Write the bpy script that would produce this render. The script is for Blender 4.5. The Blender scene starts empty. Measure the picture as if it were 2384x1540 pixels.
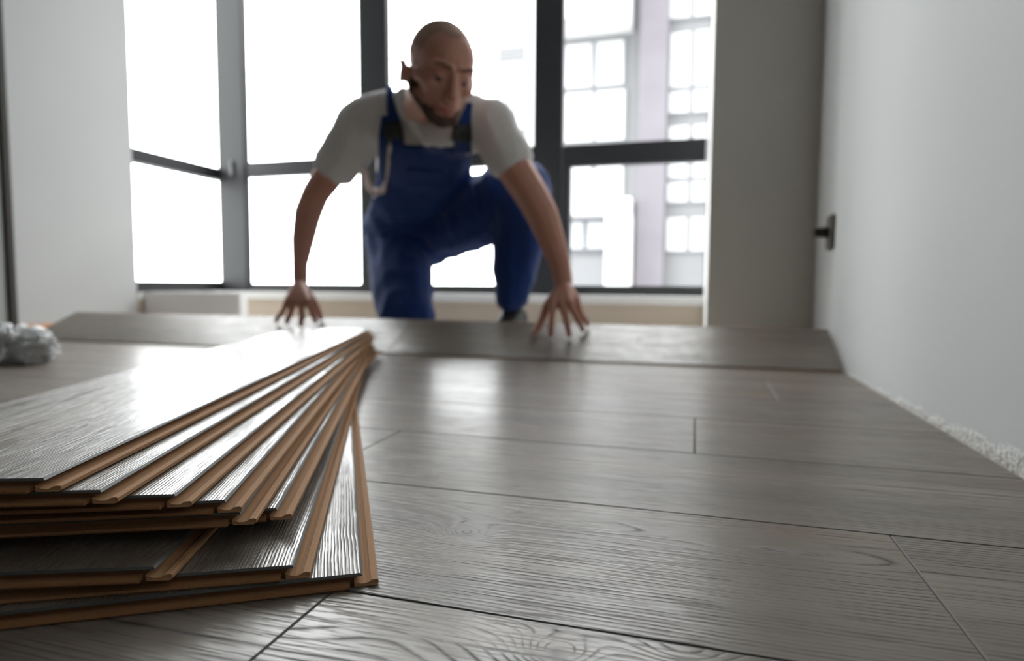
import bpy, bmesh, math, random
import numpy as np
from mathutils import Vector, Matrix, noise
from mathutils.bvhtree import BVHTree

random.seed(4)
sc = bpy.context.scene
col = sc.collection
H = 0.184                                   # lens height above the new floor (m)
FPX = 1472.8                                # focal length in pixels of the 2384 px frame
CR = Vector((0.96027204, 0.27899357, 0.00634015))
CU = Vector((-0.02642491, 0.06828822, 0.99731562))
CF = Vector((-0.27781169, 0.95786184, -0.07294765))
CAM = Vector((0, 0, H))

# ---------------------------------------------------------------- camera
cam_d = bpy.data.cameras.new('camera')
cam = bpy.data.objects.new('camera', cam_d)
col.objects.link(cam)
m = Matrix((CR, CU, -CF)).transposed().to_4x4()
m.translation = CAM
cam.matrix_world = m
cam_d.sensor_width = 36
cam_d.lens = FPX / 2384 * 36
cam_d.clip_start = 0.01
cam_d.dof.use_dof = True
cam_d.dof.focus_distance = 0.41
cam_d.dof.aperture_fstop = 4.5
sc.camera = cam

# ---------------------------------------------------------------- world: overcast sky
SKY = 11.0
w = bpy.data.worlds.new('world')
sc.world = w
w.use_nodes = True
bg = w.node_tree.nodes['Background']
bg.inputs[0].default_value = (0.97, 0.985, 1.0, 1)
# overcast, brightest towards the hidden low sun ahead on the left, falling off smoothly all round
_n, _l = w.node_tree.nodes, w.node_tree.links
_tc = _n.new('ShaderNodeTexCoord')
_dp = _n.new('ShaderNodeVectorMath'); _dp.operation = 'DOT_PRODUCT'
_dp.inputs[1].default_value = Vector((-0.52, 0.80, 0.30)).normalized()
_mr = _n.new('ShaderNodeMapRange'); _mr.interpolation_type = 'SMOOTHSTEP'
_mr.inputs[1].default_value = -1.0; _mr.inputs[2].default_value = 1.0
_mr.inputs[3].default_value = SKY * 0.30; _mr.inputs[4].default_value = SKY
_l.new(_tc.outputs['Generated'], _dp.inputs[0])
_l.new(_dp.outputs['Value'], _mr.inputs[0])
_l.new(_mr.outputs[0], bg.inputs[1])

sc.view_settings.view_transform = 'Standard'
sc.view_settings.look = 'None'
sc.view_settings.gamma = 1
sc.view_settings.use_curve_mapping = False
sc.view_settings.exposure = 0.0


def portal(loc, rot, sx, sy):
    d = bpy.data.lights.new('window_daylight', 'AREA')
    d.shape = 'RECTANGLE'
    d.size, d.size_y = sx, sy
    d.cycles.is_portal = True
    o = bpy.data.objects.new('window_daylight', d)
    col.objects.link(o)
    o.location = loc
    o.rotation_euler = rot
    return o


portal((-1.12, 2.74, 1.28), (math.radians(-90), 0, 0), 2.28, 2.3)
portal((-2.40, 2.37, 1.28), (math.radians(-90), 0, math.radians(90)), 0.52, 2.3)


# ---------------------------------------------------------------- helpers
def at(u, v, Y):
    """the point of the vertical plane at depth Y seen at u, v of the photograph"""
    r = CR * ((u - 1192) / FPX) - CU * ((v - 770) / FPX) + CF
    return CAM + r * (Y / r.y)


def ray(u, v):
    return (CR * ((u - 1192) / FPX) - CU * ((v - 770) / FPX) + CF).normalized()


def tag(o, label=None, cat=None, group=None, kind=None):
    if label: o['label'] = label
    if cat: o['category'] = cat
    if group: o['group'] = group
    if kind: o['kind'] = kind
    return o


def empty(name, loc=(0, 0, 0), rot=(0, 0, 0)):
    o = bpy.data.objects.new(name, None)
    o.empty_display_size = 0.05
    col.objects.link(o)
    o.location = loc
    o.rotation_euler = rot
    return o


def obj(name, me, parent=None, loc=None):
    o = bpy.data.objects.new(name, me)
    col.objects.link(o)
    if parent: o.parent = parent
    if loc is not None: o.location = loc
    return o


def mesh(name, verts, faces, mats=(), fm=None, smooth=False):
    me = bpy.data.meshes.new(name)
    me.from_pydata([tuple(v) for v in verts], [], faces)
    for mm in mats: me.materials.append(mm)
    if fm:
        for p, i in zip(me.polygons, fm): p.material_index = i
    if smooth:
        me.polygons.foreach_set('use_smooth', [True] * len(me.polygons))
    me.update()
    return me


def boxes(name, bs, mat, bevel=0.0):
    """one mesh of axis-aligned boxes (x0,x1,y0,y1,z0,z1)"""
    bm = bmesh.new()
    for x0, x1, y0, y1, z0, z1 in bs:
        mm = Matrix.Translation(((x0 + x1) / 2, (y0 + y1) / 2, (z0 + z1) / 2)) @ Matrix.Diagonal((x1 - x0, y1 - y0, z1 - z0, 1))
        bmesh.ops.create_cube(bm, size=1, matrix=mm)
    if bevel:
        bmesh.ops.bevel(bm, geom=bm.edges[:], offset=bevel, segments=2, affect='EDGES')
    me = bpy.data.meshes.new(name)
    bm.to_mesh(me)
    bm.free()
    me.materials.append(mat)
    return me


# ---------------------------------------------------------------- materials
class NT:
    def __init__(s, name):
        s.m = bpy.data.materials.new(name)
        s.m.use_nodes = True
        s.t = s.m.node_tree
        s.b = s.t.nodes['Principled BSDF']

    def n(s, typ, **kw):
        nd = s.t.nodes.new(typ)
        for k, v in kw.items():
            if k == 'ins':
                for kk, vv in v.items():
                    if hasattr(vv, 'node'):
                        s.t.links.new(vv, nd.inputs[kk])
                    else:
                        nd.inputs[kk].default_value = vv
            else:
                setattr(nd, k, v)
        return nd

    def math(s, op, a, b=0.0, c=None, clamp=False):
        nd = s.t.nodes.new('ShaderNodeMath')
        nd.operation = op
        nd.use_clamp = clamp
        for i, v in enumerate([a, b] + ([c] if c is not None else [])):
            if hasattr(v, 'node'): s.t.links.new(v, nd.inputs[i])
            else: nd.inputs[i].default_value = v
        return nd.outputs[0]

    def mix(s, f, a, b):
        nd = s.t.nodes.new('ShaderNodeMix')
        nd.data_type = 'RGBA'
        for i, v in ((0, f), (6, a), (7, b)):
            if hasattr(v, 'node'): s.t.links.new(v, nd.inputs[i])
            else: nd.inputs[i].default_value = v if i == 0 else (*v, 1) if len(v) == 3 else v
        return nd.outputs[2]

    def set(s, inp, v):
        if hasattr(v, 'node'): s.t.links.new(v, s.b.inputs[inp])
        else: s.b.inputs[inp].default_value = v


def simple(name, c, rough=0.6, spec=0.5, metal=0.0, var=0.0, scale=8.0, bump=0.0, bscale=60.0):
    t = NT(name)
    co = t.n('ShaderNodeTexCoord').outputs['Object']
    if var:
        nz = t.n('ShaderNodeTexNoise', ins={'Vector': co, 'Scale': scale, 'Detail': 5.0}).outputs[0]
        a = tuple(x * (1 - var) for x in c)
        b = tuple(min(1, x * (1 + var)) for x in c)
        t.set('Base Color', t.mix(nz, a, b))
    else:
        t.set('Base Color', (*c, 1))
    t.set('Roughness', rough)
    t.set('Specular IOR Level', spec)
    t.set('Metallic', metal)
    if bump:
        nb = t.n('ShaderNodeTexNoise', ins={'Vector': co, 'Scale': bscale, 'Detail': 4.0}).outputs[0]
        bp = t.n('ShaderNodeBump', ins={'Height': nb, 'Strength': 1.0, 'Distance': bump})
        t.set('Normal', bp.outputs[0])
    return t.m


def wood(name, knots=(), dark=(0.040, 0.032, 0.027), mid=(0.165, 0.140, 0.118), lite=(0.268, 0.226, 0.188),
         rough=0.28, wav=1.0, seed=0.0, freq=330.0, flat=None):
    """embossed oak laminate; grain runs along local X, y across"""
    t = NT(name)
    co = t.n('ShaderNodeTexCoord').outputs['Object']
    rnd = t.n('ShaderNodeObjectInfo').outputs['Random']
    sep = t.n('ShaderNodeSeparateXYZ', ins={0: co})
    x, y = sep.outputs[0], sep.outputs[1]
    off = t.math('MULTIPLY_ADD', rnd, 37.0, seed)

    def nz(sx, sy, det=2.0, dz=0.0):
        v = t.n('ShaderNodeCombineXYZ', ins={0: t.math('MULTIPLY', x, sx), 1: t.math('MULTIPLY', y, sy), 2: t.math('ADD', off, dz)})
        return t.n('ShaderNodeTexNoise', ins={'Vector': v.outputs[0], 'Scale': 1.0, 'Detail': det, 'Roughness': 0.5}).outputs[0]
    w1 = t.math('MULTIPLY', t.math('SUBTRACT', nz(1.5, 7.0, 1.0), 0.5), 0.040 * wav)
    w2 = t.math('MULTIPLY', t.math('SUBTRACT', nz(6.0, 30.0, 2.0, 3.1), 0.5), 0.007 * wav)
    w3 = t.math('MULTIPLY', t.math('SUBTRACT', nz(34.0, 60.0, 2.0, 9.1), 0.5), 0.0016)
    yy = t.math('ADD', t.math('ADD', y, w1), t.math('ADD', w2, w3))
    ph = t.math('MULTIPLY', yy, freq)
    if flat:
        y0, wd, kk = flat
        ph = t.math('SUBTRACT', ph, t.math('MULTIPLY', t.math('TANH', t.math('DIVIDE', t.math('SUBTRACT', yy, y0), wd)), freq * wd * kk))
    kd = None
    for kx, ky, sx, sy, amp in knots:
        dx = t.math('DIVIDE', t.math('SUBTRACT', x, kx), sx)
        dy = t.math('DIVIDE', t.math('SUBTRACT', t.math('ADD', y, t.math('MULTIPLY', w2, 0.8)), ky), sy)
        d2 = t.math('ADD', t.math('MULTIPLY', dx, dx), t.math('MULTIPLY', dy, dy))
        g = t.math('DIVIDE', amp, t.math('ADD', 1.0, t.math('MULTIPLY', d2, t.math('ADD', 1.0, t.math('MULTIPLY', d2, 0.35)))))
        ph = t.math('ADD', ph, g)
        if amp < 5: continue
        c = t.math('POWER', 2.718, t.math('MULTIPLY', d2, -9.0))
        c = t.math('MULTIPLY', c, nz(120.0, 300.0, 3.0, 6.6))
        kd = c if kd is None else t.math('ADD', kd, c)
    # growth lines: sharp on one side, fading on the other
    fr = t.math('FRACT', ph)
    line = t.math('POWER', t.math('ABSOLUTE', t.math('SUBTRACT', t.math('MULTIPLY', fr, 2.0), 1.0)), 4.0)
    sel = t.n('ShaderNodeMapRange', ins={0: nz(9.0, 90.0, 3.0, 5.5), 1: 0.40, 2: 0.58, 3: 0.25, 4: 1.0}).outputs[0]
    brk = t.n('ShaderNodeMapRange', ins={0: nz(60.0, 420.0, 2.0, 7.7), 1: 0.34, 2: 0.52, 3: 0.45, 4: 1.0}).outputs[0]
    line = t.math('MULTIPLY', line, t.math('MULTIPLY', sel, brk))
    fine = t.n('ShaderNodeMapRange', ins={0: nz(22.0, 900.0, 2.0, 1.7), 1: 0.55, 2: 0.72, 3: 0.0, 4: 0.55}).outputs[0]
    pore = t.math('MAXIMUM', line, fine)
    if kd is not None:
        pore = t.math('MAXIMUM', pore, t.math('MULTIPLY', kd, 0.75), clamp=True)
    tone = nz(1.2, 14.0, 4.0, 2.2)
    t2 = t.n('ShaderNodeMapRange', ins={0: tone, 1: 0.30, 2: 0.70, 3: 0.0, 4: 1.0}).outputs[0]
    base = t.mix(t2, mid, lite)
    warm = t.n('ShaderNodeMapRange', ins={0: nz(2.5, 20.0, 2.0, 12.0), 1: 0.5, 2: 0.75, 3: 0.0, 4: 0.75}).outputs[0]
    base = t.mix(warm, base, (0.21, 0.155, 0.105))
    t.set('Base Color', t.mix(pore, base, dark))
    t.set('Roughness', t.math('MULTIPLY_ADD', pore, 0.42, rough))
    t.set('Specular IOR Level', 0.62)
    hgt = t.math('ADD', t.math('MULTIPLY', pore, -1.0), t.math('MULTIPLY', nz(40.0, 500.0, 2.0, 4.0), 0.25))
    bp = t.n('ShaderNodeBump', ins={'Height': hgt, 'Strength': 1.0, 'Distance': 0.0003})
    t.set('Normal', bp.outputs[0])
    return t.m


M = {}
M['wood_floor'] = wood('floor_oak', freq=225.0, flat=(0.03, 0.02, 0.7))
M['wood_board'] = wood('board_oak', seed=5.0, wav=0.6, freq=480.0, rough=0.19)
M['edge_grey'] = simple('bevel_grey', (0.075, 0.078, 0.075), 0.55)
M['hdf'] = simple('pressed_fibre_core', (0.46, 0.255, 0.130), 0.8, 0.25, var=0.22, scale=900.0, bump=0.0002, bscale=1500.0)
M['hdf_end'] = simple('shaded_fibre_end', (0.30, 0.150, 0.068), 0.85, 0.2, var=0.25, scale=800.0)  # same fibre, darker: shade of the camera-facing ends put into the colour
M['hdf_shaded'] = simple('shaded_fibre_core', (0.15, 0.070, 0.030), 0.8, 0.25, var=0.2, scale=700.0)  # same fibre, darkest: shade of the recessed edges put into the colour
M['wall'] = simple('painted_plaster', (0.72, 0.73, 0.72), 0.85, 0.2, var=0.03, scale=3.0, bump=0.0006, bscale=90.0)
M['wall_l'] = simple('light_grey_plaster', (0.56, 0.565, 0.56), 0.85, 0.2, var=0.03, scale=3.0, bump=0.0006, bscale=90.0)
M['wall_shade'] = simple('shaded_plaster', (0.60, 0.58, 0.53), 0.9, 0.2, var=0.05, scale=4.0, bump=0.0006, bscale=90.0)  # dimmer, browner plaster: the backlit wall's shade is put into its colour
M['bounce_cut'] = simple('dark_bounce_cut', (0.10, 0.095, 0.09), 0.9, 0.2, var=0.1, scale=4.0)  # for unseen walls, made dark to cut bounce light on the foreground
M['ceiling'] = simple('ceiling_paint', (0.45, 0.45, 0.44), 0.9, 0.2, var=0.03)
M['screed'] = simple('cement_screed', (0.46, 0.43, 0.39), 0.9, 0.2, var=0.15, scale=9.0, bump=0.001, bscale=60.0)
M['frame'] = simple('anthracite_frame', (0.028, 0.029, 0.031), 0.42, 0.5, var=0.05)
M['curb'] = simple('beige_plaster', (0.62, 0.53, 0.43), 0.9, 0.2, var=0.06, scale=6.0)
M['white'] = simple('white_paint', (0.82, 0.82, 0.80), 0.7, 0.3, var=0.02)
M['foam'] = simple('white_foam', (0.86, 0.86, 0.86), 0.8, 0.2, var=0.02)
M['orange_strip'] = simple('orange_edge_foam', (0.75, 0.36, 0.17), 0.8, 0.2, var=0.1, scale=20)
M['door_frame'] = simple('dark_door_edge', (0.055, 0.052, 0.045), 0.6, 0.3)
M['door_leaf'] = simple('grey_door_leaf', (0.42, 0.44, 0.43), 0.45, 0.4, var=0.06, scale=2.0)
M['black'] = simple('black_plastic', (0.012, 0.012, 0.012), 0.5, 0.4)
M['socket'] = simple('grey_socket_box', (0.16, 0.15, 0.13), 0.6, 0.3)
M['skin'] = None

# right wall: rough bare filler along its foot
t = NT('right_wall_plaster')
co = t.n('ShaderNodeTexCoord').outputs['Object']
sp = t.n('ShaderNodeSeparateXYZ', ins={0: co})
nzv = t.n('ShaderNodeTexNoise', ins={'Vector': co, 'Scale': 16.0, 'Detail': 6.0, 'Roughness': 0.65}).outputs[0]
top = t.n('ShaderNodeMapRange', ins={0: sp.outputs[1], 1: 0.3, 2: 1.25, 3: 0.046, 4: 0.020}).outputs[0]
zz = t.math('SUBTRACT', t.math('ADD', sp.outputs[2], t.math('MULTIPLY', nzv, 0.04)), top)
low = t.n('ShaderNodeMapRange', ins={0: zz, 1: 0.0, 2: 0.006, 3: 1.0, 4: 0.0}).outputs[0]
spk = t.n('ShaderNodeTexNoise', ins={'Vector': co, 'Scale': 160.0, 'Detail': 4.0, 'Roughness': 0.8}).outputs[0]
fil = t.mix(t.n('ShaderNodeMapRange', ins={0: spk, 1: 0.35, 2: 0.5, 3: 0.0, 4: 1.0}).outputs[0], (0.55, 0.53, 0.48), (0.80, 0.80, 0.77))
soft = t.n('ShaderNodeTexNoise', ins={'Vector': co, 'Scale': 2.5, 'Detail': 3.0}).outputs[0]
paint = t.mix(soft, (0.66, 0.67, 0.67), (0.74, 0.75, 0.74))
t.set('Base Color', t.mix(low, paint, fil))
t.set('Roughness', 0.85)
t.set('Specular IOR Level', 0.2)
hb = t.math('MULTIPLY', t.math('MULTIPLY_ADD', low, 6.0, 0.3), t.n('ShaderNodeTexNoise', ins={'Vector': co, 'Scale': 110.0, 'Detail': 5.0}).outputs[0])
t.set('Normal', t.n('ShaderNodeBump', ins={'Height': hb, 'Strength': 1.0, 'Distance': 0.0008}).outputs[0])
M['wall_right'] = t.m

# window glass: clear sheet, clear with a fresnel reflection
t = NT('window_glass')
t.t.nodes.remove(t.b)
tr = t.n('ShaderNodeBsdfTransparent', ins={0: (0.96, 0.97, 0.965, 1)})
gl = t.n('ShaderNodeBsdfGlossy', ins={'Color': (1, 1, 1, 1), 'Roughness': 0.02})
lw = t.n('ShaderNodeLayerWeight', ins={0: 0.5})
fr = t.n('ShaderNodeMath', operation='MULTIPLY_ADD', ins={0: t.math('POWER', lw.outputs[1], 5.0), 1: 0.8, 2: 0.04})
mx = t.n('ShaderNodeMixShader', ins={0: fr.outputs[0], 1: tr.outputs[0], 2: gl.outputs[0]})
t.t.links.new(mx.outputs[0], t.t.nodes['Material Output'].inputs[0])
M['glass'] = t.m

# plastic film
t = NT('clear_plastic_film')
t.set('Base Color', (0.93, 0.94, 0.94, 1))
t.set('Roughness', 0.28)
t.set('Transmission Weight', 0.12)
t.set('Specular IOR Level', 0.6)
M['film'] = t.m


def cloth(name, c, var=0.1, rough=0.9):
    t = NT(name)
    co = t.n('ShaderNodeTexCoord').outputs['Object']
    n1 = t.n('ShaderNodeTexNoise', ins={'Vector': co, 'Scale': 14.0, 'Detail': 4.0}).outputs[0]
    n2 = t.n('ShaderNodeTexNoise', ins={'Vector': co, 'Scale': 900.0, 'Detail': 2.0}).outputs[0]
    t.set('Base Color', t.mix(n1, tuple(x * (1 - var) for x in c), tuple(min(1, x * (1 + var)) for x in c)))
    t.set('Roughness', rough)
    t.set('Specular IOR Level', 0.2)
    t.set('Sheen Weight', 0.15)
    t.set('Normal', t.n('ShaderNodeBump', ins={'Height': n2, 'Strength': 0.6, 'Distance': 0.0006}).outputs[0])
    return t.m


M['shirt'] = cloth('white_cotton', (0.66, 0.645, 0.63), 0.04)
M['overall'] = cloth('blue_workwear', (0.009, 0.036, 0.155), 0.18)
M['piping'] = cloth('pale_piping', (0.72, 0.62, 0.60), 0.05)
M['buckle'] = simple('black_buckle', (0.01, 0.014, 0.013), 0.5)
M['shoe'] = simple('black_shoe', (0.012, 0.012, 0.013), 0.6)
t = NT('skin')
co = t.n('ShaderNodeTexCoord').outputs['Object']
n1 = t.n('ShaderNodeTexNoise', ins={'Vector': co, 'Scale': 18.0, 'Detail': 4.0}).outputs[0]
t.set('Base Color', t.mix(n1, (0.46, 0.215, 0.150), (0.58, 0.295, 0.215)))
t.set('Roughness', 0.5)
t.set('Subsurface Weight', 0.12)
t.set('Subsurface Radius', (0.012, 0.004, 0.002))
M['skin'] = t.m
M['hair'] = simple('cropped_hair', (0.37, 0.235, 0.175), 0.8, 0.2, var=0.25, scale=300.0)
M['beard'] = simple('dark_beard', (0.085, 0.052, 0.038), 0.85, 0.2, var=0.4, scale=400.0)
M['eye'] = simple('eye_dark', (0.12, 0.09, 0.08), 0.25, 0.5)
M['lip'] = simple('lip', (0.42, 0.15, 0.12), 0.5)

# ================================================================ ROOM
XL, XR, YB = -2.263, 0.314, 1.93          # left wall, right wall, wall beside the bay
XJ, YW = 0.031, 2.62                      # right reveal of the bay, window line
ZC, ZF = 2.65, 0.143
YR = -1.3  # unseen end wall, pulled in close to darken the foreground


def struct(name, me, parent=None):
    o = obj(name, me, parent)
    o['kind'] = 'structure'
    return o


struct('wall_right', boxes('wall_right', [(XR, XR + 0.15, YR, YB + 0.15, -0.012, ZC)], M['wall_right']))
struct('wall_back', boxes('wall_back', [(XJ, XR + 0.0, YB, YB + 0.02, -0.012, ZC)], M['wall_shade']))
struct('trim_1', boxes('window_reveal', [(XJ, XJ + 0.30, YB + 0.02, YW + 0.07, -0.012, ZC)], M['white']))
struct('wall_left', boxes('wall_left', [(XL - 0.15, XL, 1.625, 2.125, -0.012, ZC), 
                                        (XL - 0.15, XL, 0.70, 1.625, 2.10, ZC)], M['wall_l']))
struct('wall_left_near', boxes('wall_left_near', [(XL - 0.15, XL, YR, 0.70, -0.012, ZC)], M['bounce_cut']))  # out of view, dark to keep bounce light low
struct('wall_front', boxes('wall_front', [(XL - 0.15, XR + 0.15, YR - 0.1, YR, -0.012, ZC)], M['bounce_cut']))  # out of view behind the camera, dark and near to cut bounce light
struct('ceiling', boxes('ceiling', [(XL - 0.15, XR + 0.15, YR, YW + 0.1, ZC, ZC + 0.1)], M['ceiling']))
# lintel over the bay glazing and curb under it
struct('trim_2', boxes('bay_lintel', [(XL - 0.08, XJ, YW - 0.01, YW + 0.10, 2.42, ZC), (XL - 0.15, XL, 2.125, YW + 0.10, 2.42, ZC)], M['wall']))
struct('trim_3', boxes('bay_curb', [(XL, XJ, 2.50, YW + 0.10, -0.012, 0.108), (XL - 0.10, XL, 2.125, YW + 0.10, -0.012, 0.137), (XL, XJ, YW - 0.03, YW + 0.10, 0.108, 0.138)], M['curb']))
struct('trim_4', boxes('bay_sill', [(XL, XJ - 0.001, 2.49, YW - 0.04, 0.108, 0.141), (XL - 0.0001, XL + 0.004, 2.13, 2.49, 0.108, 0.141)], M['white'], 0.001))

# door in the left wall near the frame edge
d = empty('door_1', (XL, 1.16, 0))
d['kind'] = 'structure'
obj('door_frame', boxes('door_frame', [(-0.10, 0.012, 0.442, 0.465, -0.01, 2.10), (-0.10, 0.012, -0.46, -0.425, -0.01, 2.10), (-0.10, 0.012, -0.46, 0.465, 2.06, 2.10)], M['door_frame'], 0.002), d)
obj('door_leaf', boxes('door_leaf', [(-0.055, -0.002, -0.424, 0.441, 0.0, 2.058)], M['door_leaf'], 0.002), d)
hd = obj('door_handle', boxes('door_handle', [(-0.010, 0.035, -0.36, -0.34, 1.0, 1.02), (0.022, 0.038, -0.36, -0.24, 1.0, 1.02)], M['black'], 0.003), d)
# orange edge strip at the foot of the left wall
struct('baseboard_left', boxes('edge_strip', [(XL, XL + 0.008, 1.63, 2.12, -0.012, 0.030)], M['orange_strip'], 0.001))

# floor: screed below, planks on it
fl = struct('floor', boxes('floor', [(XL - 0.12, XR + 0.15, YR, YW + 0.05, -0.06, -0.0095)], M['screed']))
BR = 0.0009


def plank_mesh(name, L, Wd, mat, T=0.008, b=BR):
    """bevelled board, origin centre of its top; top face and dark bevels"""
    x, y = L / 2, Wd / 2
    v = [(-x + b, -y + b, 0), (x - b, -y + b, 0), (x - b, y - b, 0), (-x + b, y - b, 0),
         (-x, -y, -b), (x, -y, -b), (x, y, -b), (-x, y, -b),
         (-x, -y, -T), (x, -y, -T), (x, y, -T), (-x, y, -T)]
    f = [(0, 1, 2, 3)]
    for i in range(4):
        j = (i + 1) % 4
        f.append((i + 4, j + 4, j, i))
    for i in range(4):
        j = (i + 1) % 4
        f.append((i + 8, j + 8, j + 4, i + 4))
    f.append((11, 10, 9, 8))
    return mesh(name, v, f, [mat, M['edge_grey'], M['hdf']], [0] + [1] * 4 + [2] * 4 + [2])


Y0, PW, PL = 0.3248, 0.1932, 1.23
joints = {0: -0.204, 1: 0.143, 2: -0.350, 3: 0.003, 4: -0.86, 5: 0.133, 6: -0.42}
GAP = 0.0005
knot_planks = {
    # row, which plank (x of its left joint rounded) -> knots in world x,y
    1: [(-0.159, 0.428, 0.017, 0.014, 6.0), (-0.092, 0.470, 0.070, 0.013, 3.4), (0.075, 0.462, 0.085, 0.018, 3.0)],
    0: [(-0.062, 0.298, 0.020, 0.016, 7.0), (-0.150, 0.285, 0.050, 0.030, -2.5), (0.000, 0.316, 0.028, 0.018, 4.5), (0.12, 0.24, 0.06, 0.02, 4.0)],
}
for r in range(-10, 7):
    ya, yb = Y0 + (r - 1) * PW, Y0 + r * PW
    j = joints.get(r, -0.2 + ((r * 0.37) % 1.0) * 1.1 - 0.6)
    xs = [j]
    while xs[0] > XL + 0.01: xs.insert(0, xs[0] - PL)
    while xs[-1] < XR - 0.01: xs.append(xs[-1] + PL)
    xs[0], xs[-1] = XL + 0.008, XR - 0.006
    for a, b in zip(xs, xs[1:]):
        if b - a < 0.02: continue
        cx, cy = (a + b) / 2, (ya + yb) / 2
        mat = M['wood_floor']
        if r in knot_planks and a <= -0.063 <= b:
            mat = wood('floor_oak_knotted', [(kx - cx, ky - cy, sx, sy, am) for kx, ky, sx, sy, am in knot_planks[r]], seed=r * 3.3, freq=235.0, wav=0.9, flat=(0.042, 0.024, 0.86) if r == 1 else (0.062, 0.022, 0.7))
        o = obj('floor_plank', plank_mesh('floor_plank', b - a - GAP, yb - ya - GAP, mat), fl, (cx, cy, 0))

# ---------------------------------------------------------------- windows
w1 = empty('window_1', (0, YW, 0))
w1['kind'] = 'structure'
w2 = empty('window_2', (XL, 0, 0))
w2['kind'] = 'structure'
DF = 0.045


def fr(name, x0, x1, z0, z1, dy=0.0, th=DF):
    return obj(name, boxes(name, [(x0, x1, dy, dy + th, z0, z1)], M['frame'], 0.003), w1)


ZT = 2.42
fr('corner_post', -2.266, -2.112, ZF - 0.004, ZT)
fr('mullion', -1.490, -1.350, ZF, ZT)
fr('mullion', -0.672, -0.550, ZF, ZT)
fr('bottom_rail', -2.100, XJ + 0.004, ZF - 0.004, 0.180, 0.002)
fr('transom', -2.100, -1.476, 0.692, 0.764, 0.002)
fr('transom', -1.341, -0.661, 0.692, 0.764, 0.002)
fr('transom', -0.545, XJ - 0.008, 0.672, 0.758, -0.004)
fr('top_rail', -2.100, XJ + 0.004, ZT - 0.05, ZT, 0.002)
fr('jamb', XJ - 0.004, XJ + 0.0, 0.18, ZT - 0.05, 0.010, 0.03)
for a, b in ((-2.10, -1.476), (-1.341, -0.661), (-0.545, XJ)):
    for z0, z1 in ((0.180, 0.697), (0.758, ZT - 0.05)):
        obj('pane', boxes('pane', [(a, b, 0.034, 0.038, z0, z1)], M['glass']), w1)
# casement of the lower right light and a hinge on the corner post
obj('casement_frame', boxes('casement_frame', [(-0.545, -0.515, -0.006, 0.05, 0.18, 0.672)], M['frame'], 0.002), w1)
obj('hinge', boxes('hinge', [(-2.190, -2.172, -0.012, 0.0, 0.700, 0.735), (-2.186, -2.176, -0.014, 0.0, 0.735, 0.775)], simple('hinge_grey', (0.25, 0.25, 0.25), 0.4, metal=0.6), 0.002), w1)


def fr2(name, y0, y1, z0, z1):
    return obj(name, boxes(name, [(-0.065, -0.002, y0, y1, z0, z1)], M['frame'], 0.003), w2)


fr2('bottom_rail', 2.13, YW + 0.05, 0.138, 0.188)
fr2('transom', 2.13, YW + 0.05, 0.688, 0.744)
fr2('top_rail', 2.13, YW + 0.05, ZT - 0.05, ZT)
for z0, z1 in ((0.182, 0.693), (0.738, ZT - 0.05)):
    obj('pane', boxes('pane', [(-0.036, -0.032, 2.13, YW + 0.05, z0, z1)], M['glass']), w2)

# ================================================================ OUTSIDE
M['render_white'] = simple('white_facade_render', (0.85, 0.85, 0.85), 0.9, 0.1, var=0.02)
M['render_grey'] = simple('grey_facade_render', (0.28, 0.28, 0.285), 0.9, 0.1, var=0.05)
M['render_lilac'] = simple('lilac_facade_brick', (0.235, 0.218, 0.240), 0.9, 0.1, var=0.12, scale=2.0)
M['win_pale'] = simple('pale_outside_pane', (0.68, 0.685, 0.69), 0.4, 0.5, var=0.04)
M['win_frame'] = simple('grey_outside_frame', (0.25, 0.25, 0.26), 0.7)
M['snow'] = simple('pale_yard', (0.25, 0.25, 0.25), 0.95, 0.1, var=0.05, scale=0.3)
g = struct('yard_ground', boxes('yard_ground', [(-60, 40, 3.5, 90, -6.2, -6.0), (-60, -2.8, -20, 3.5, -6.2, -6.0)], M['snow']))

YF = 14.0


def rect(u0, v0, u1, v1, Y=YF):
    a = at(u0, (v0 + v1) / 2, Y); b = at(u1, (v0 + v1) / 2, Y)
    c = at((u0 + u1) / 2, v0, Y); e = at((u0 + u1) / 2, v1, Y)
    return a.x, b.x, e.z, c.z


bd = tag(empty('apartment_building', (0, YF, -6)), 'apartment block with lilac-grey piers and white balcony surrounds, seen through the right window', 'building')
bd.location = (0, YF, -6)


def fac(name, u0, v0, u1, v1, mat, y0=0.0, y1=0.2, parent=None, extend=None):
    x0, x1, z0, z1 = rect(u0, v0, u1, v1)
    if extend == 'v': z0, z1 = -6, 7.6
    if u1 == 1900: x1 = x1 + 14
    return obj(name, boxes(name, [(x0, x1, y0, y1, z0 + 6, z1 + 6)], mat), parent or bd)


fac('facade_wall', 1300, 0, 1900, 660, M['render_grey'], 0.0, 6.0, extend='v')
fac('pier', 1488, 0, 1552, 660, M['render_lilac'], -0.35, 0.0, extend='v')
fac('pier', 1690, 0, 1900, 660, M['render_lilac'], -0.35, 0.0, extend='v')


def win(u0, v0, u1, v1, cols=2, rows=1):
    x0, x1, z0, z1 = rect(u0, v0, u1, v1)
    f = obj('facade_window', boxes('facade_window', [(x0, x1, -0.04, 0.0, z0 + 6, z1 + 6)], M['win_frame']), bd)
    g_ = 0.055
    for i in range(cols):
        for k in range(rows):
            a0 = x0 + (x1 - x0) * i / cols + g_; a1 = x0 + (x1 - x0) * (i + 1) / cols - g_
            b0 = z0 + (z1 - z0) * k / rows + g_; b1 = z0 + (z1 - z0) * (k + 1) / rows - g_
            obj('pane', boxes('pane', [(a0, a1, -0.07, -0.04, b0 + 6, b1 + 6)], M['win_pale']), f)


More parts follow.
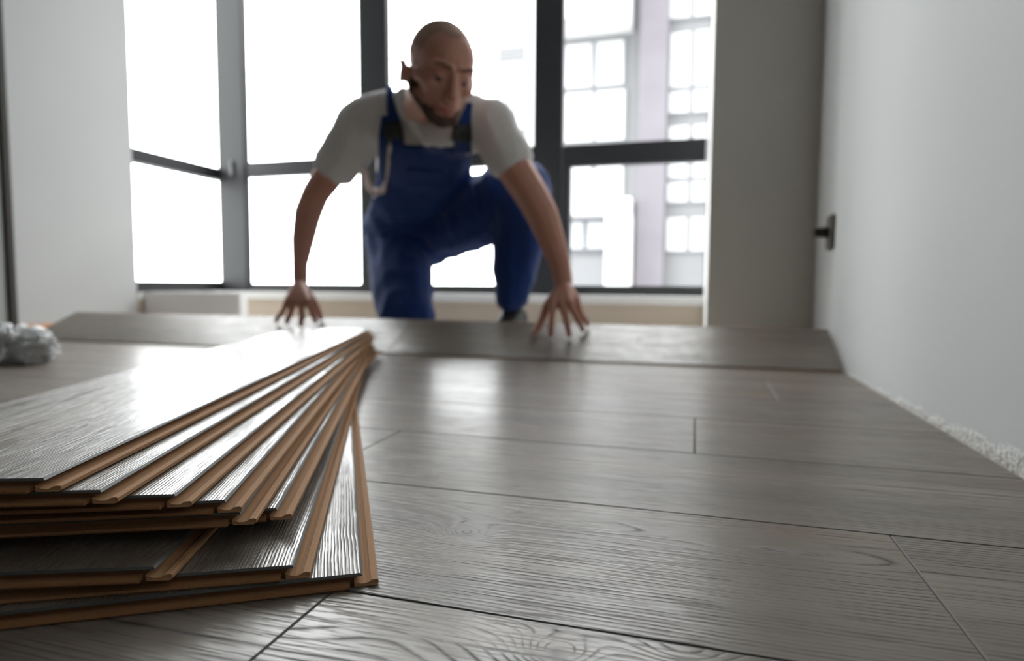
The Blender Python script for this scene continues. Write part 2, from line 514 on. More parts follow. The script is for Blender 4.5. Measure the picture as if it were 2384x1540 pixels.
win(1312, 96, 1458, 208); win(1312, 210, 1460, 335)
win(1312, 383, 1456, 470); win(1308, 512, 1420, 585)
win(1555, -70, 1672, 47); win(1555, 70, 1672, 208); win(1552, 208, 1668, 268)
win(1552, 288, 1668, 332); win(1550, 376, 1666, 420); win(1548, 420, 1664, 476); win(1546, 502, 1660, 590)
fac('balcony_slab', 1290, -60, 1476, 86, M['render_white'], -1.1, 0.0)
fac('balcony_surround', 1290, 473, 1476, 508, M['render_white'], -0.8, 0.0)
fac('balcony_column', 1420, 508, 1476, 700, M['render_white'], -0.8, 0.0)
fac('parapet', 1300, 600, 1418, 700, M['render_grey'], -0.3, 0.0)

# paler block seen through the middle light and one through the side light
b2 = tag(empty('tower_block', (0, 24, -6)), 'pale tower block with grey panels behind the kneeling man, right of his head', 'building')


def rc(name, u0, v0, u1, v1, Y, mat, par, dy=0.0, th=0.3, full=False):
    x0, x1, z0, z1 = rect(u0, v0, u1, v1, Y)
    if full: z0, z1 = -6, 13.0
    return obj(name, boxes(name, [(x0, x1, dy, dy + th, z0 + 6, z1 + 6)], mat), par)


rc('facade_wall', 1154, 0, 1292, 600, 24, M['render_white'], b2, 0.0, 8, True)
for v in (-60, 110, 300, 470):
    rc('grey_panel', 1160, v, 1224, v + 34, 24, M['render_grey'], b2, -0.06, 0.06)
    f = rc('facade_window', 1160, v + 44, 1222, v + 150, 24, M['win_frame'], b2, -0.04, 0.04)
    for a, b in ((1163, 1182), (1188, 1219)):
        p = rc('pane', a, v + 48, b, v + 146, 24, M['render_white'], b2, -0.10, 0.06)
        p.parent = f
b3 = tag(empty('side_building', (-26, 15.6, -6)), 'pale plain building seen through the narrow left side window', 'building')
obj('facade_wall', boxes('facade_wall', [(-6, 0, -9, 8, 0, 24)], M['render_white']), b3)
for zz_ in (2.2, 5.0, 7.8, 10.6):
    f = obj('facade_window', boxes('facade_window', [(0.0, 0.03, 0.8, 2.6, zz_, zz_ + 1.5)], M['win_frame']), b3)
    for a, b in ((0.86, 1.67), (1.73, 2.54)):
        obj('pane', boxes('pane', [(0.03, 0.05, a, b, zz_ + 0.06, zz_ + 1.44)], M['render_white']), f)

# ================================================================ BOARD STACK
T = 0.0076
SW, SL = 0.193, 1.225
# local frame: x along the board (0 = near end), y across to the left (0 = right edge), z=0 top


def board_parts(L):
    b = 0.0015
    zt = -0.0014
    v = [(b, b, 0), (L - b, b, 0), (L - b, SW - b, 0), (b, SW - b, 0), (0, 0, zt + .0003), (L, 0, zt + .0003), (L, SW, zt + .0003), (0, SW, zt + .0003),
         (0, 0, zt), (L, 0, zt), (L, SW, zt), (0, SW, zt)]
    f = [(0, 1, 2, 3)] + [(i + 4, (i + 1) % 4 + 4, (i + 1) % 4, i) for i in range(4)] + [(i + 8, (i + 1) % 4 + 8, (i + 1) % 4 + 4, i + 4) for i in range(4)] + [(11, 10, 9, 8)]
    decor = mesh('decor_layer', v, f, [M['wood_board'], M['edge_grey']], [0] + [1] * 9)
    # core: cross-section in (y,z), extruded along x
    sec = [(0.0012, zt), (0.0045, -0.0030), (0.0050, -0.0040), (0.002, -T), (SW - 0.002, -T), (SW - 0.001, -0.0050), (SW + 0.004, -0.0045), (SW + 0.004, -0.0030), (SW - 0.0005, -0.0028), (SW - 0.0008, zt)]
    core = extr('core', sec, 0.0022, L - 0.003, M['hdf_shaded'])
    lip = [(0.0050, -0.0042), (0.0010, -0.0058), (-0.0020, -0.0061), (-0.0042, -0.0050), (-0.0052, -0.0042), (-0.0082, -0.0040), (-0.0094, -0.0044), (-0.0094, -0.0066), (-0.0080, -T), (0.0048, -T)]
    lipm = extr('locking_lip', lip, 0.0, L - 0.004, M['hdf'], jag=0.0009)
    ton = [(-0.0040, -0.0052), (0.0022, -0.0044), (0.0022, -T), (-0.0036, -T), (-0.0046, -0.0064)]
    vs = [(p, 0.0075, z) for p, z in ton] + [(p, SW - 0.001, z) for p, z in ton]
    n = len(ton)
    fs = [tuple(range(n)), tuple(reversed(range(n, 2 * n)))] + [(i, i + n, (i + 1) % n + n, (i + 1) % n) for i in range(n)]
    tong = mesh('end_tongue', vs, fs, [M['hdf_end']])
    fixn(tong)
    return decor, core, lipm, tong


def fixn(me):
    bm = bmesh.new()
    bm.from_mesh(me)
    bmesh.ops.recalc_face_normals(bm, faces=bm.faces)
    bm.to_mesh(me)
    bm.free()


def extr(name, sec, x0, x1, mat, jag=0.0):
    n = len(sec)
    rj = random.Random(7)
    vs = [(x0 + (rj.uniform(-jag, jag * .3) if jag else 0), y, z) for y, z in sec] + [(x1, y, z) for y, z in sec]
    fs = [tuple(range(n)), tuple(reversed(range(n, 2 * n)))] + [(i, i + n, (i + 1) % n + n, (i + 1) % n) for i in range(n)]
    me = mesh(name, vs, fs, [mat])
    fixn(me)
    return me


decor, core, lipm, tong = board_parts(SL)
root0 = empty('laminate_board')
obj('decor_layer', decor, root0)
obj('core', core, root0)
obj('locking_lip', lipm, root0)
obj('end_tongue', tong, root0)


def onz(u, v, z):
    r = CR * ((u - 1192) / FPX) - CU * ((v - 770) / FPX) + CF
    return CAM + r * ((z - H) / r.z)


stack = [  # bottom to top: near right corner px, a farther point of the same edge, label
    ((844, 1336.5), (816, 938), 'bottom laminate board of the fanned stack, lying flat on the floor and reaching farthest right'),
    ((684.3, 1318.2), (809, 938), 'second board up from the floor in the fanned stack, just left of the bottom one'),
    ((360.5, 1321.5), (882, 809), 'third board up, in deep shade, lowest one turned far left under the upper fan'),
    ((645.8, 1185), (819.5, 880), 'lowest board of the upper fan, with a narrow bright wedge showing at its right edge'),
    ((560.4, 1194.3), (806, 866), 'second lowest board of the upper fan, its face almost wholly covered by the one above'),
    ((525.3, 1166.3), (819.5, 833.5), 'board at mid height of the upper fan with a bright tapering strip of grain'),
    ((408.7, 1152.7), (772.7, 857), 'third board from the top of the fanned stack, pale grained strip showing'),
    ((235.6, 1142.7), (743.5, 845), 'second board from the top of the fanned stack'),
    ((103, 1115), (864, 764), 'topmost board of the fanned stack, its whole grey oak face showing'),
]
for k, (p1, p2, lab) in enumerate(stack):
    z = (k + 1) * (T + 0.00025)
    if k == 0:
        r = root0
    else:
        r = root0.copy()
        col.objects.link(r)
        for ch in [c for c in root0.children]:
            c = ch.copy()
            col.objects.link(c)
            c.parent = r
    a, b = onz(*p1, z), onz(*p2, z)
    e = (b - a).normalized()
    r.location = a
    r.rotation_euler = (0, 0, math.atan2(e.y, e.x))
    tag(r, lab, 'floor board', 'grey laminate boards fanned out in a stack')

# ---------------------------------------------------------------- boards being fitted
PHI = math.radians(23.5)


def held(name, x0, x1, seed, label):
    r = empty(name, ((x0 + x1) / 2, 1.4885, -0.0032), (PHI, 0, 0))
    L = x1 - x0
    mat = wood('held_oak', [(-0.12 if seed > 5 else -0.22, 0.11, 0.05, 0.02, 9.0)], seed=seed, wav=0.9, freq=260.0)
    me = plank_mesh('decor_layer', L, SW, mat, T=0.0014)
    obj('decor_layer', me, r, (0, SW / 2, 0.0078))
    c = extr('core', [(0.003, 0.0064), (SW, 0.0064), (SW, 0.0045), (SW + 0.008, 0.004), (SW + 0.008, 0.0), (0.006, 0.0), (-0.001, 0.0015), (-0.001, 0.0030), (0.003, 0.004)], -L / 2, L / 2, M['hdf'])
    obj('core', c, r)
    tag(r, label, 'floor board', 'two boards being clicked into the floor')
    return r


HJ = -0.770
held('laminate_board', -2.035, HJ - 0.0005, 2.0, 'left one of two tilted boards being fitted, reaching towards the left wall')
held('laminate_board', HJ, 0.306, 8.0, 'right one of the two tilted boards being fitted, reaching to the right wall')

# ================================================================ SMALL THINGS
s = tag(empty('wall_socket', (XR, 1.707, 0.315)), 'grey socket box with a black plug on the right wall near the corner', 'socket')
obj('box', boxes('box', [(-0.008, 0.0, -0.036, 0.036, -0.042, 0.042)], M['socket'], 0.003), s)
bm = bmesh.new()
bmesh.ops.create_cone(bm, segments=20, radius1=0.014, radius2=0.010, depth=0.034, cap_ends=True, matrix=Matrix.Translation((-0.024, 0, 0.0)) @ Matrix.Rotation(math.radians(-90), 4, 'Y'))
bmesh.ops.bevel(bm, geom=[e for e in bm.edges if len(e.link_faces) == 2 and e.calc_face_angle() > 1], offset=0.003, segments=2, affect='EDGES')
me = bpy.data.meshes.new('plug'); bm.to_mesh(me); bm.free(); me.materials.append(M['black'])
obj('plug', me, s)

fb = obj('foam_block', boxes('foam_block', [(-0.250, 0.235, -0.11, -0.06, 0, 0.152)], M['foam'], 0.004), None, (XL + 0.254, 2.265, -0.0095))
tag(fb, 'low white foam slab standing on edge in the left corner under the window', 'foam block')

# crumpled clear plastic bag on the floor, left edge
bm = bmesh.new()
bmesh.ops.create_icosphere(bm, subdivisions=6, radius=1.0)
for v in bm.verts:
    p = v.co.copy()
    f = 1.12 + 0.30 * noise.noise(p * 1.6 + Vector((3, 1, 2))) - 0.62 * abs(noise.noise(p * 2.6)) - 0.42 * abs(noise.noise(p * 5.5 + Vector((5, 5, 5)))) - 0.22 * abs(noise.noise(p * 12.0))
    v.co = Vector((p.x * 0.125 * f, p.y * 0.085 * f, max(p.z * 0.055 * f + 0.036, 0.0)))
me = bpy.data.meshes.new('plastic_bag'); bm.to_mesh(me); bm.free(); me.materials.append(M['film'])
me.polygons.foreach_set('use_smooth', [True] * len(me.polygons))
bag = obj('plastic_bag', me, None, tuple(at(12, 835, 1.06).to_2d()) + (0.0,))
tag(bag, 'crumpled clear plastic bag on the floor at the left edge', 'bag')

# ================================================================ PERSON
person = tag(empty('person', (-0.9, 1.9, 0.0)), 'bald bearded man in white t-shirt and blue bib overalls kneeling over the tilted boards', 'person')
PINV = Matrix.Translation((0.9, -1.9, 0.0))


class Vol:
    def __init__(s):
        s.bm = bmesh.new()

    def cap(s, p0, r0, p1, r1, sub=2):
        t = bmesh.new()
        bmesh.ops.create_icosphere(t, subdivisions=sub, radius=r0, matrix=Matrix.Translation(p0))
        bmesh.ops.create_icosphere(t, subdivisions=sub, radius=r1, matrix=Matrix.Translation(p1))
        h = bmesh.ops.convex_hull(t, input=t.verts)
        bmesh.ops.delete(t, geom=[v for v in t.verts if not v.link_faces], context='VERTS')
        bmesh.ops.recalc_face_normals(t, faces=t.faces)
        me = bpy.data.meshes.new('t'); t.to_mesh(me); t.free()
        s.bm.from_mesh(me); bpy.data.meshes.remove(me)

    def chain(s, pts):
        for (a, ra), (b, rb) in zip(pts, pts[1:]): s.cap(a, ra, b, rb)

    def ell(s, c, radii, rot=None, sub=3):
        mm = Matrix.Translation(c) @ (rot.to_4x4() if rot else Matrix.Identity(4)) @ Matrix.Diagonal((*radii, 1))
        bmesh.ops.create_icosphere(s.bm, subdivisions=sub, radius=1, matrix=mm)

    def hull(s, ells):
        """convex hull of several ellipsoids (c, radii, rot)"""
        t = bmesh.new()
        for c, radii, rot in ells:
            mm = Matrix.Translation(c) @ (rot.to_4x4() if rot else Matrix.Identity(4)) @ Matrix.Diagonal((*radii, 1))
            bmesh.ops.create_icosphere(t, subdivisions=3, radius=1, matrix=mm)
        bmesh.ops.convex_hull(t, input=t.verts)
        bmesh.ops.delete(t, geom=[v for v in t.verts if not v.link_faces], context='VERTS')
        bmesh.ops.recalc_face_normals(t, faces=t.faces)
        me = bpy.data.meshes.new('t'); t.to_mesh(me); t.free()
        s.bm.from_mesh(me); bpy.data.meshes.remove(me)

    def build(s, name, voxel, smooth, mat, disp=None):
        me = bpy.data.meshes.new(name)
        s.bm.to_mesh(me)
        s.bm.free()
        o = bpy.data.objects.new(name, me)
        col.objects.link(o)
        md = o.modifiers.new('r', 'REMESH'); md.mode = 'VOXEL'; md.voxel_size = voxel; md.adaptivity = 0
        md = o.modifiers.new('s', 'SMOOTH'); md.factor = 0.5; md.iterations = smooth
        dg = bpy.context.evaluated_depsgraph_get()
        me2 = bpy.data.meshes.new_from_object(o.evaluated_get(dg))
        me2.name = name
        o.modifiers.clear()
        o.data = me2
        bpy.data.meshes.remove(me)
        if disp:
            nv = len(me2.vertices)
            cs = np.empty(nv * 3); ns = np.empty(nv * 3)
            me2.vertices.foreach_get('co', cs); me2.vertices.foreach_get('normal', ns)
            cs = cs.reshape(-1, 3); ns = ns.reshape(-1, 3)
            d_ = np.array([disp(Vector(c)) for c in cs])
            cs += ns * d_[:, None]
            me2.vertices.foreach_set('co', cs.ravel())
            me2.update()
        me2.materials.clear()
        me2.materials.append(mat)
        me2.polygons.foreach_set('use_smooth', [True] * len(me2.polygons))
        return o


def adopt(o):
    """world-space mesh into the person's frame"""
    o.data.transform(PINV)
    o.parent = person
    return o


# --- key joints (room metres)
HC = at(1031, 140, 1.42)                     # head centre
shL, shR = at(838, 285, 1.70), at(1147, 292, 1.66)
elL, elR = at(735, 445, 1.70), at(1232, 447, 1.70)
wrL, wrR = at(699, 655, 1.645), at(1311, 655, 1.66)
neck0, neck1 = at(985, 262, 1.66), at(1005, 205, 1.50)
chest = at(985, 330, 1.74)
belly = at(975, 435, 1.90)
pelv = at(958, 530, 2.04)
hipL, hipR = at(925, 560, 2.03), at(1010, 545, 2.03)
kneeL = at(943, 748, 1.80)
kneeR = at(1212, 442, 1.86)
ankR = at(1196, 728, 1.86)

# --- head frame
fdir = Vector((0.60, -0.63, -0.49)).normalized()
rdir = fdir.cross(Vector((0, 0, 1))).normalized()       # towards image left = his right
# roll the head very slightly
rdir = (rdir + Vector((0, 0, 0.05))).normalized()
udir = rdir.cross(fdir).normalized()
HR = Matrix((rdir, fdir, udir)).transposed()


def hp(x, y, z):
    return HC + HR @ Vector((x, y, z))


body = Vol()
body.hull([(hp(0, -0.018, 0.004), (0.074, 0.082, 0.080), HR), (hp(0, 0.030, 0.004), (0.064, 0.062, 0.070), HR)])
body.hull([(hp(0, 0.030, -0.022), (0.064, 0.060, 0.045), HR), (hp(0, 0.042, -0.085), (0.046, 0.046, 0.030), HR)])
for sx in (-1, 1):
    body.cap(hp(sx * 0.056, 0.000, -0.070), 0.017, hp(sx * 0.020, 0.074, -0.113), 0.017)
    body.cap(hp(sx * 0.040, 0.064, -0.043), 0.019, hp(sx * 0.058, 0.022, -0.036), 0.018)
    body.cap(hp(sx * 0.012, 0.091, 0.001), 0.0085, hp(sx * 0.044, 0.072, 0.002), 0.010)
    body.ell(hp(sx * 0.030, 0.0770, -0.0195), (0.0150, 0.0120, 0.0085), HR, 2)
    body.ell(hp(sx * 0.0085, 0.103, -0.060), (0.009, 0.010, 0.008), HR, 2)
    er = HR @ Matrix.Rotation(math.radians(-sx * 28), 3, 'Z') @ Matrix.Rotation(math.radians(10), 3, 'X')
    body.ell(hp(sx * 0.084, -0.016, -0.046), (0.0075, 0.017, 0.029), er, 2)
    body.hull([(hp(sx * 0.062, 0.002, -0.048), (0.010, 0.010, 0.018), HR), (hp(sx * 0.078, -0.008, -0.048), (0.006, 0.010, 0.021), HR)])
    body.cap(hp(sx * 0.084, -0.018, -0.036), 0.0075, hp(sx * 0.094, -0.030, -0.020), 0.0045)
body.cap(hp(0, 0.090, -0.008), 0.0085, hp(0, 0.112, -0.055), 0.0125)
body.ell(hp(0, 0.074, -0.117), (0.025, 0.020, 0.018), HR, 2)
body.cap(hp(-0.016, 0.090, -0.083), 0.008, hp(0.016, 0.090, -0.083), 0.008)
body.cap(hp(-0.013, 0.088, -0.096), 0.008, hp(0.013, 0.088, -0.096), 0.008)
body.cap(hp(0, -0.028, -0.052), 0.056, neck0, 0.060)
chest += Vector((0, 0.03, 0.0))
body.cap(neck0, 0.056, chest, 0.070)
body.cap(chest, 0.07, belly, 0.07)
body.cap(belly, 0.07, pelv, 0.08)
body.cap(shL, 0.045, chest, 0.06)
body.cap(shR, 0.045, chest, 0.06)
# arms: centre points read along each limb
armL = [(shL, .050), (at(772, 400, 1.71), .047), (at(735, 452, 1.71), .042), (at(716, 500, 1.70), .042), (at(706, 555, 1.685), .036), (at(699, 615, 1.66), .0245), (wrL, .0235)]
armR = [(shR, .050), (at(1196, 390, 1.66), .050), (at(1236, 452, 1.655), .046), (at(1262, 500, 1.655), .044), (at(1283, 555, 1.66), .037), (at(1304, 615, 1.66), .028), (wrR, .0265)]
body.chain(armL)
body.chain(armR)
# legs inside the overalls keep the figure whole
body.chain([(hipL, .075), (kneeL, .050), (at(950, 735, 2.20) + Vector((0, 0, .0)), .035)])
body.chain([(hipR, .075), (kneeR, .050), (at(1194, 690, 1.85), .035)])


def onb(u, v, lift=0.0105):
    """point of the tilted board's face under pixel u, v"""
    n = Vector((0, -math.sin(PHI), math.cos(PHI)))
    p0 = Vector((0, 1.4885, -0.0032)) + n * 0.0078
    r = ray(u, v)
    t_ = (p0 - CAM).dot(n) / r.dot(n)
    return CAM + r * t_ + n * lift


def finger(kn, rk, mid, tip, r=0.0085):
    m1 = kn.lerp(mid, 0.5)
    body.chain([(kn, rk), (m1, r * 1.05), (mid, r), (mid.lerp(tip, 0.55) + Vector((0, -0.002, 0.002)), r * .92), (tip, r * 0.82)])


# his right hand (image left)
pL = at(697, 690, 1.60)
for (ku, kv), (mu, mv), (tu, tv), r in (((672, 700), (656, 730), (645, 755), .0085), ((684, 704), (675, 735), (670, 759), .009),
                                        ((700, 706), (704, 738), (703, 765), .0095), ((716, 702), (728, 730), (737, 757), .009)):
    k_ = at(ku, kv, 1.585); tp = onb(tu, tv)
    md = at(mu, mv, (1.585 + tp.y) / 2 - 0.012)
    body.cap(at(697, 668, 1.63), 0.021, k_, 0.0135)
    finger(k_, .0125, md, tp, r)
tt = onb(748, 748)
body.cap(at(704, 672, 1.635), 0.017, at(728, 700, 1.645), 0.012)
body.chain([(at(728, 700, 1.645), .012), (at(742, 725, 1.648), .0098), (tt, .0088)])
# his left hand (image right)
for (ku, kv), (mu, mv), (tu, tv), r in (((1288, 706), (1284, 748), (1284, 788), .009), ((1308, 708), (1319, 748), (1326, 788), .0095),
                                        ((1326, 706), (1343, 740), (1357, 776), .009), ((1340, 698), (1355, 735), (1368, 764), .008)):
    k_ = at(ku, kv, 1.60 if ku < 1335 else 1.625); tp = onb(tu, tv)
    md = at(mu, mv, (k_.y + tp.y) / 2 - 0.012)
    body.cap(at(1314, 672, 1.645), 0.022, k_, 0.0135)
    finger(k_, .0125, md, tp, r)
tt = onb(1245, 785)
body.cap(at(1304, 678, 1.645), 0.018, at(1274, 712, 1.635), 0.0125)
body.chain([(at(1274, 712, 1.635), .0125), (at(1260, 750, 1.61), .0105), (tt, .009)])
bo = body.build('body', 0.0030, 4, M['skin'])

# --- t-shirt
sh = Vol()
sh.hull([(at(985, 310, 1.72), (0.150, 0.085, 0.085), None), (at(985, 420, 1.90), (0.145, 0.10, 0.10), None)])
sh.hull([(shL, (0.063, 0.063, 0.066), None), (at(905, 262, 1.70), (0.07, 0.07, 0.060), None), (at(985, 300, 1.72), (0.08, 0.085, 0.085), None)])
sh.hull([(shR, (0.062, 0.062, 0.064), None), (at(1080, 270, 1.68), (0.065, 0.07, 0.060), None), (at(985, 300, 1.72), (0.08, 0.085, 0.085), None)])
sh.cap(shL, .066, at(778, 385, 1.712), .060)
sh.cap(shR, .064, at(1185, 366, 1.66), .062)
sh.cap(at(850, 330, 1.72), .050, at(800, 400, 1.73), .040)
sh.hull([(at(985, 420, 1.90), (0.145, 0.10, 0.10), None), (at(965, 500, 2.02), (0.145, 0.11, 0.08), None)])
# collar around the neck
sh.cap(at(940, 232, 1.64), .030, at(1000, 318, 1.60), .026)
sh.cap(at(1000, 318, 1.60), .026, at(1040, 320, 1.60), .026)
sh.cap(at(1090, 245, 1.62), .030, at(1040, 320, 1.60), .026)


def fold(sc1, a1, sc2, a2):
    return lambda p: a1 * (noise.noise(p * sc1)) + a2 * (1 - 2 * abs(noise.noise(Vector((p.x * sc2 * 1.3, p.y * sc2 * .6, p.z * sc2 * .7)) + Vector((7, 3, 1)))))


so = sh.build('t_shirt', 0.0055, 7, M['shirt'], fold(9, .006, 16, .004))

# --- overalls: seat and legs
tr = Vol()
tr.hull([(at(975, 440, 1.90), (0.143, 0.105, 0.08), None), (at(962, 520, 2.02), (0.165, 0.125, 0.09), None)])
tr.hull([(at(962, 520, 2.02), (0.160, 0.125, 0.09), None), (at(955, 580, 2.04), (0.150, 0.12, 0.07), None)])
tr.chain([(at(930, 560, 2.02), .112), (at(936, 640, 1.92), .100), (kneeL + Vector((0, 0, .010)), .088)])
tr.chain([(kneeL, .074), (at(935, 728, 2.0), .064), (at(930, 716, 2.25), .050)])
tr.chain([(at(1020, 530, 2.02), .118), (at(1110, 498, 1.95), .112), (kneeR, .093)])
tr.chain([(kneeR, .092), (at(1210, 545, 1.85), .078), (at(1200, 630, 1.85), .067), (at(1192, 686, 1.84), .056)])
# waistband bulge at the side
tr.cap(at(855, 515, 2.02), .022, at(930, 525, 1.93), .030)
to = tr.build('overalls', 0.0055, 6, M['overall'], fold(8, .009, 13, .007))

# shirt hem tail visible by the right arm and shirt hanging at the left


def bvh(o):
    me = o.data
    return BVHTree.FromPolygons([v.co[:] for v in me.vertices], [tuple(p.vertices) for p in me.polygons])


BV = [bvh(so), bvh(to)]
BVB = bvh(bo)


def drape(name, rows, mat, off=0.006, th=0.004, nx=16, ny=None, trees=None):
    """cloth strip laid over the figure: rows = [(left px, right px)] from top to bottom"""
    trees = trees or BV
    ny = ny or len(rows) * 5
    g_ = []
    for j in range(ny):
        f = j / (ny - 1) * (len(rows) - 1)
        i = min(int(f), len(rows) - 2); f -= i
        l = Vector(rows[i][0]).lerp(Vector(rows[i + 1][0]), f)
        r = Vector(rows[i][1]).lerp(Vector(rows[i + 1][1]), f)
        g_.append([l.lerp(r, k / (nx - 1)) for k in range(nx)])
    D = np.full((ny, nx), np.nan)
    for j in range(ny):
        for k in range(nx):
            d_ = ray(*g_[j][k])
            best = None
            for tr_ in trees:
                h = tr_.ray_cast(CAM + d_ * 1.0, d_, 2.0)
                if h[0] is not None:
                    dd = (h[0] - CAM).length
                    if best is None or dd < best: best = dd
            if best is not None: D[j, k] = best
    med = np.nanmedian(D)
    for j in range(ny):
        for k in range(nx):
            if np.isnan(D[j, k]):
                row = D[j][~np.isnan(D[j])]
                D[j, k] = row[np.argmin(abs(np.where(~np.isnan(D[j]))[0] - k))] + 0.01 if len(row) else med
    for _ in range(4):
        P = np.pad(D, 1, mode='edge')
        D = np.minimum(D, (P[:-2, 1:-1] + P[2:, 1:-1] + P[1:-1, :-2] + P[1:-1, 2:]) / 4)
    vs = [CAM + ray(*g_[j][k]) * (D[j, k] - off) for j in range(ny) for k in range(nx)]
    fs = [(j * nx + k, (j + 1) * nx + k, (j + 1) * nx + k + 1, j * nx + k + 1) for j in range(ny - 1) for k in range(nx - 1)]
    me = mesh(name, vs, fs, [mat], smooth=True)
    bm = bmesh.new(); bm.from_mesh(me)
    bmesh.ops.solidify(bm, geom=bm.faces[:], thickness=th)
    bmesh.ops.recalc_face_normals(bm, faces=bm.faces)
    bm.to_mesh(me); bm.free()
    o = obj(name, me)
    me.polygons.foreach_set('use_smooth', [True] * len(me.polygons))
    return adopt(o)


drape('bib', [((908, 336), (1098, 350)), ((907, 365), (1097, 372)), ((905, 400), (1098, 400)), ((898, 435), (1100, 435)), ((868, 470), (1106, 465)), ((855, 505), (1108, 495))], M['overall'], off=0.008, nx=28, ny=30)
drape('shoulder_strap', [((901, 200), (915, 200)), ((900, 240), (917, 240)), ((902, 270), (925, 268)), ((908, 300), (935, 298)), ((912, 345), (938, 345))], M['overall'], off=0.010, nx=6, ny=24)
drape('shoulder_strap', [((1086, 238), (1100, 240)), ((1076, 262), (1097, 262)), ((1062, 300), (1096, 300)), ((1056, 358), (1096, 358))], M['overall'], off=0.010, nx=6, ny=20)
drape('bib_flap', [((888, 270), (906, 270)), ((882, 320), (904, 320)), ((880, 370), (898, 370)), ((877, 420), (895, 422))], M['overall'], off=0.012, nx=6, ny=20)
drape('buckle', [((893, 286), (930, 283)), ((896, 326), (935, 324))], M['buckle'], off=0.018, th=0.008, nx=6, ny=6)
drape('buckle', [((1058, 290), (1097, 290)), ((1055, 330), (1097, 331))], M['buckle'], off=0.018, th=0.008, nx=6, ny=6)
drape('piping', [((903, 336), (911, 336)), ((901, 385), (909, 385)), ((897, 420), (905, 424)), ((884, 438), (893, 452)), ((868, 438), (872, 458)), ((860, 425), (852, 440)), ((852, 390), (843, 395))], M['piping'], off=0.013, nx=5, ny=40)
drape('chest_pocket', [((948, 392), (1040, 398)), ((948, 440), (1042, 444))], M['overall'], off=0.012, th=0.003, nx=12, ny=8)
drape('waistband', [((843, 520), (1010, 528)), ((848, 546), (1015, 552))], M['overall'], off=0.006, th=0.006, nx=24, ny=6)


def region(src, name, pred, off, mat, amp=0.0):
    me = src.data
    vs, fs, idx = [], [], {}
    for p in me.polygons:
        c = HR.transposed() @ (p.center - HC)
        n = HR.transposed() @ p.normal
        if pred(c, n):
            ff = []
            for vi in p.vertices:
                if vi not in idx:
                    idx[vi] = len(vs)
                    v = me.vertices[vi]
                    vs.append(v.co + v.normal * (off + amp * noise.noise(v.co * 260)))
                ff.append(idx[vi])
            fs.append(ff)
    par = list(range(len(vs)))

    def find(a):
        while par[a] != a:
            par[a] = par[par[a]]; a = par[a]
        return a
    for ff in fs:
        for a in ff[1:]: par[find(a)] = find(ff[0])
    cnt = {}
    for ff in fs: cnt[find(ff[0])] = cnt.get(find(ff[0]), 0) + 1
    big = max(cnt, key=cnt.get)
    fs = [ff for ff in fs if find(ff[0]) == big]
    use = sorted({a for ff in fs for a in ff}); rm = {a: i for i, a in enumerate(use)}
    vs = [vs[a] for a in use]; fs = [[rm[a] for a in ff] for ff in fs]
    m2 = mesh(name, vs, fs, [mat], smooth=True)
    bm = bmesh.new(); bm.from_mesh(m2)
    bm.to_mesh(m2); bm.free()
    return adopt(obj(name, m2))


nzp = lambda c: noise.noise(c * 90) * 0.006
def hairy(c, n):
    if abs(c.x) > 0.0765 and c.z < 0.005: return False
    d_ = nzp(c)
    if c.y + d_ < -0.012: return c.z > -0.055 and not (c.y > -0.045 and c.z < -0.002 and abs(c.x) > 0.062)
    return c.z > 0.018 + d_ and c.y + d_ < 0.030 + 0.75 * max(0.0, 0.085 - abs(c.x) - 0.035) * (1 if c.z > 0.055 else 0)


region(bo, 'hair', hairy, 0.0010, M['hair'], 0.0005)


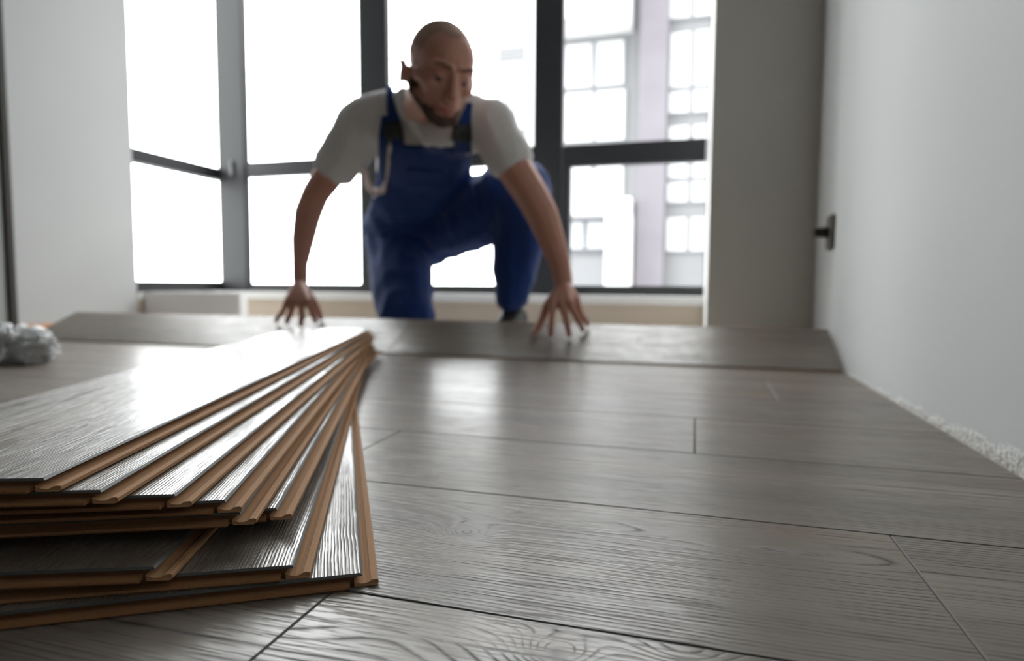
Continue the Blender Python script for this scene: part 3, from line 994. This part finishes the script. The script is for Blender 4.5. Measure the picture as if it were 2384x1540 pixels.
def bearded(c, n):
    z = c.z + nzp(c) * .7
    if c.y < 0.004 or (c.y < 0.03 and abs(c.x) < 0.036) or abs(c.x) > 0.070 or c.z < -0.150: return False
    if abs(c.x) < 0.024 and -0.105 < z < -0.080 and c.y > 0.07: return False
    jaw = z < -0.093 + 0.40 * max(0.0, 0.055 - c.y)
    side = abs(c.x) > 0.048 and z < -0.045 and c.y < 0.022
    must = abs(c.x) < 0.028 and -0.082 < z < -0.074 and c.y > 0.078
    return jaw or side or must


region(bo, 'beard', bearded, 0.0022, M['beard'], 0.0012)
for sx in (-1, 1):
    bm = bmesh.new()
    bmesh.ops.create_uvsphere(bm, u_segments=16, v_segments=10, radius=0.0095, matrix=Matrix.Translation(hp(sx * 0.030, 0.0780, -0.0262)))
    me = bpy.data.meshes.new('eye'); bm.to_mesh(me); bm.free(); me.materials.append(M['eye'])
    adopt(obj('eye', me))
    v_ = Vol()
    v_.cap(hp(sx * 0.014, 0.1005, 0.001), 0.0028, hp(sx * 0.032, 0.0925, 0.006), 0.0032)
    v_.cap(hp(sx * 0.032, 0.0925, 0.006), 0.0032, hp(sx * 0.047, 0.079, 0.003), 0.002)
    adopt(v_.build('eyebrow', 0.0012, 1, M['beard']))
v_ = Vol()
v_.chain([(hp(-0.020, 0.090, -0.091), .0035), (hp(-0.008, 0.098, -0.087), .0048), (hp(0.008, 0.098, -0.087), .0048), (hp(0.020, 0.090, -0.091), .0035)])
v_.chain([(hp(-0.016, 0.091, -0.094), .0040), (hp(0, 0.096, -0.097), .0055), (hp(0.016, 0.091, -0.094), .0040)])
adopt(v_.build('lips', 0.0012, 2, M['lip']))

# shoes
v_ = Vol()
fa = ankR
v_.hull([(Vector((fa.x, 1.90, .045)), (.036, .040, .045), None), (Vector((fa.x - .005, 1.735, .020)), (.044, .045, .022), None), (Vector((fa.x, 1.88, .085)), (.038, .042, .03), None), (Vector((fa.x, 1.86, .100)), (.036, .040, .02), None)])
adopt(v_.build('shoe', 0.004, 4, M['shoe']))
v_ = Vol()
v_.hull([(Vector((at(930, 716, 2.3).x, 2.30, .055)), (.040, .05, .040), None), (Vector((at(930, 716, 2.3).x, 2.36, .03)), (.045, .04, .038), None)])
adopt(v_.build('shoe', 0.004, 4, M['shoe']))

adopt(bo); adopt(so); adopt(to)
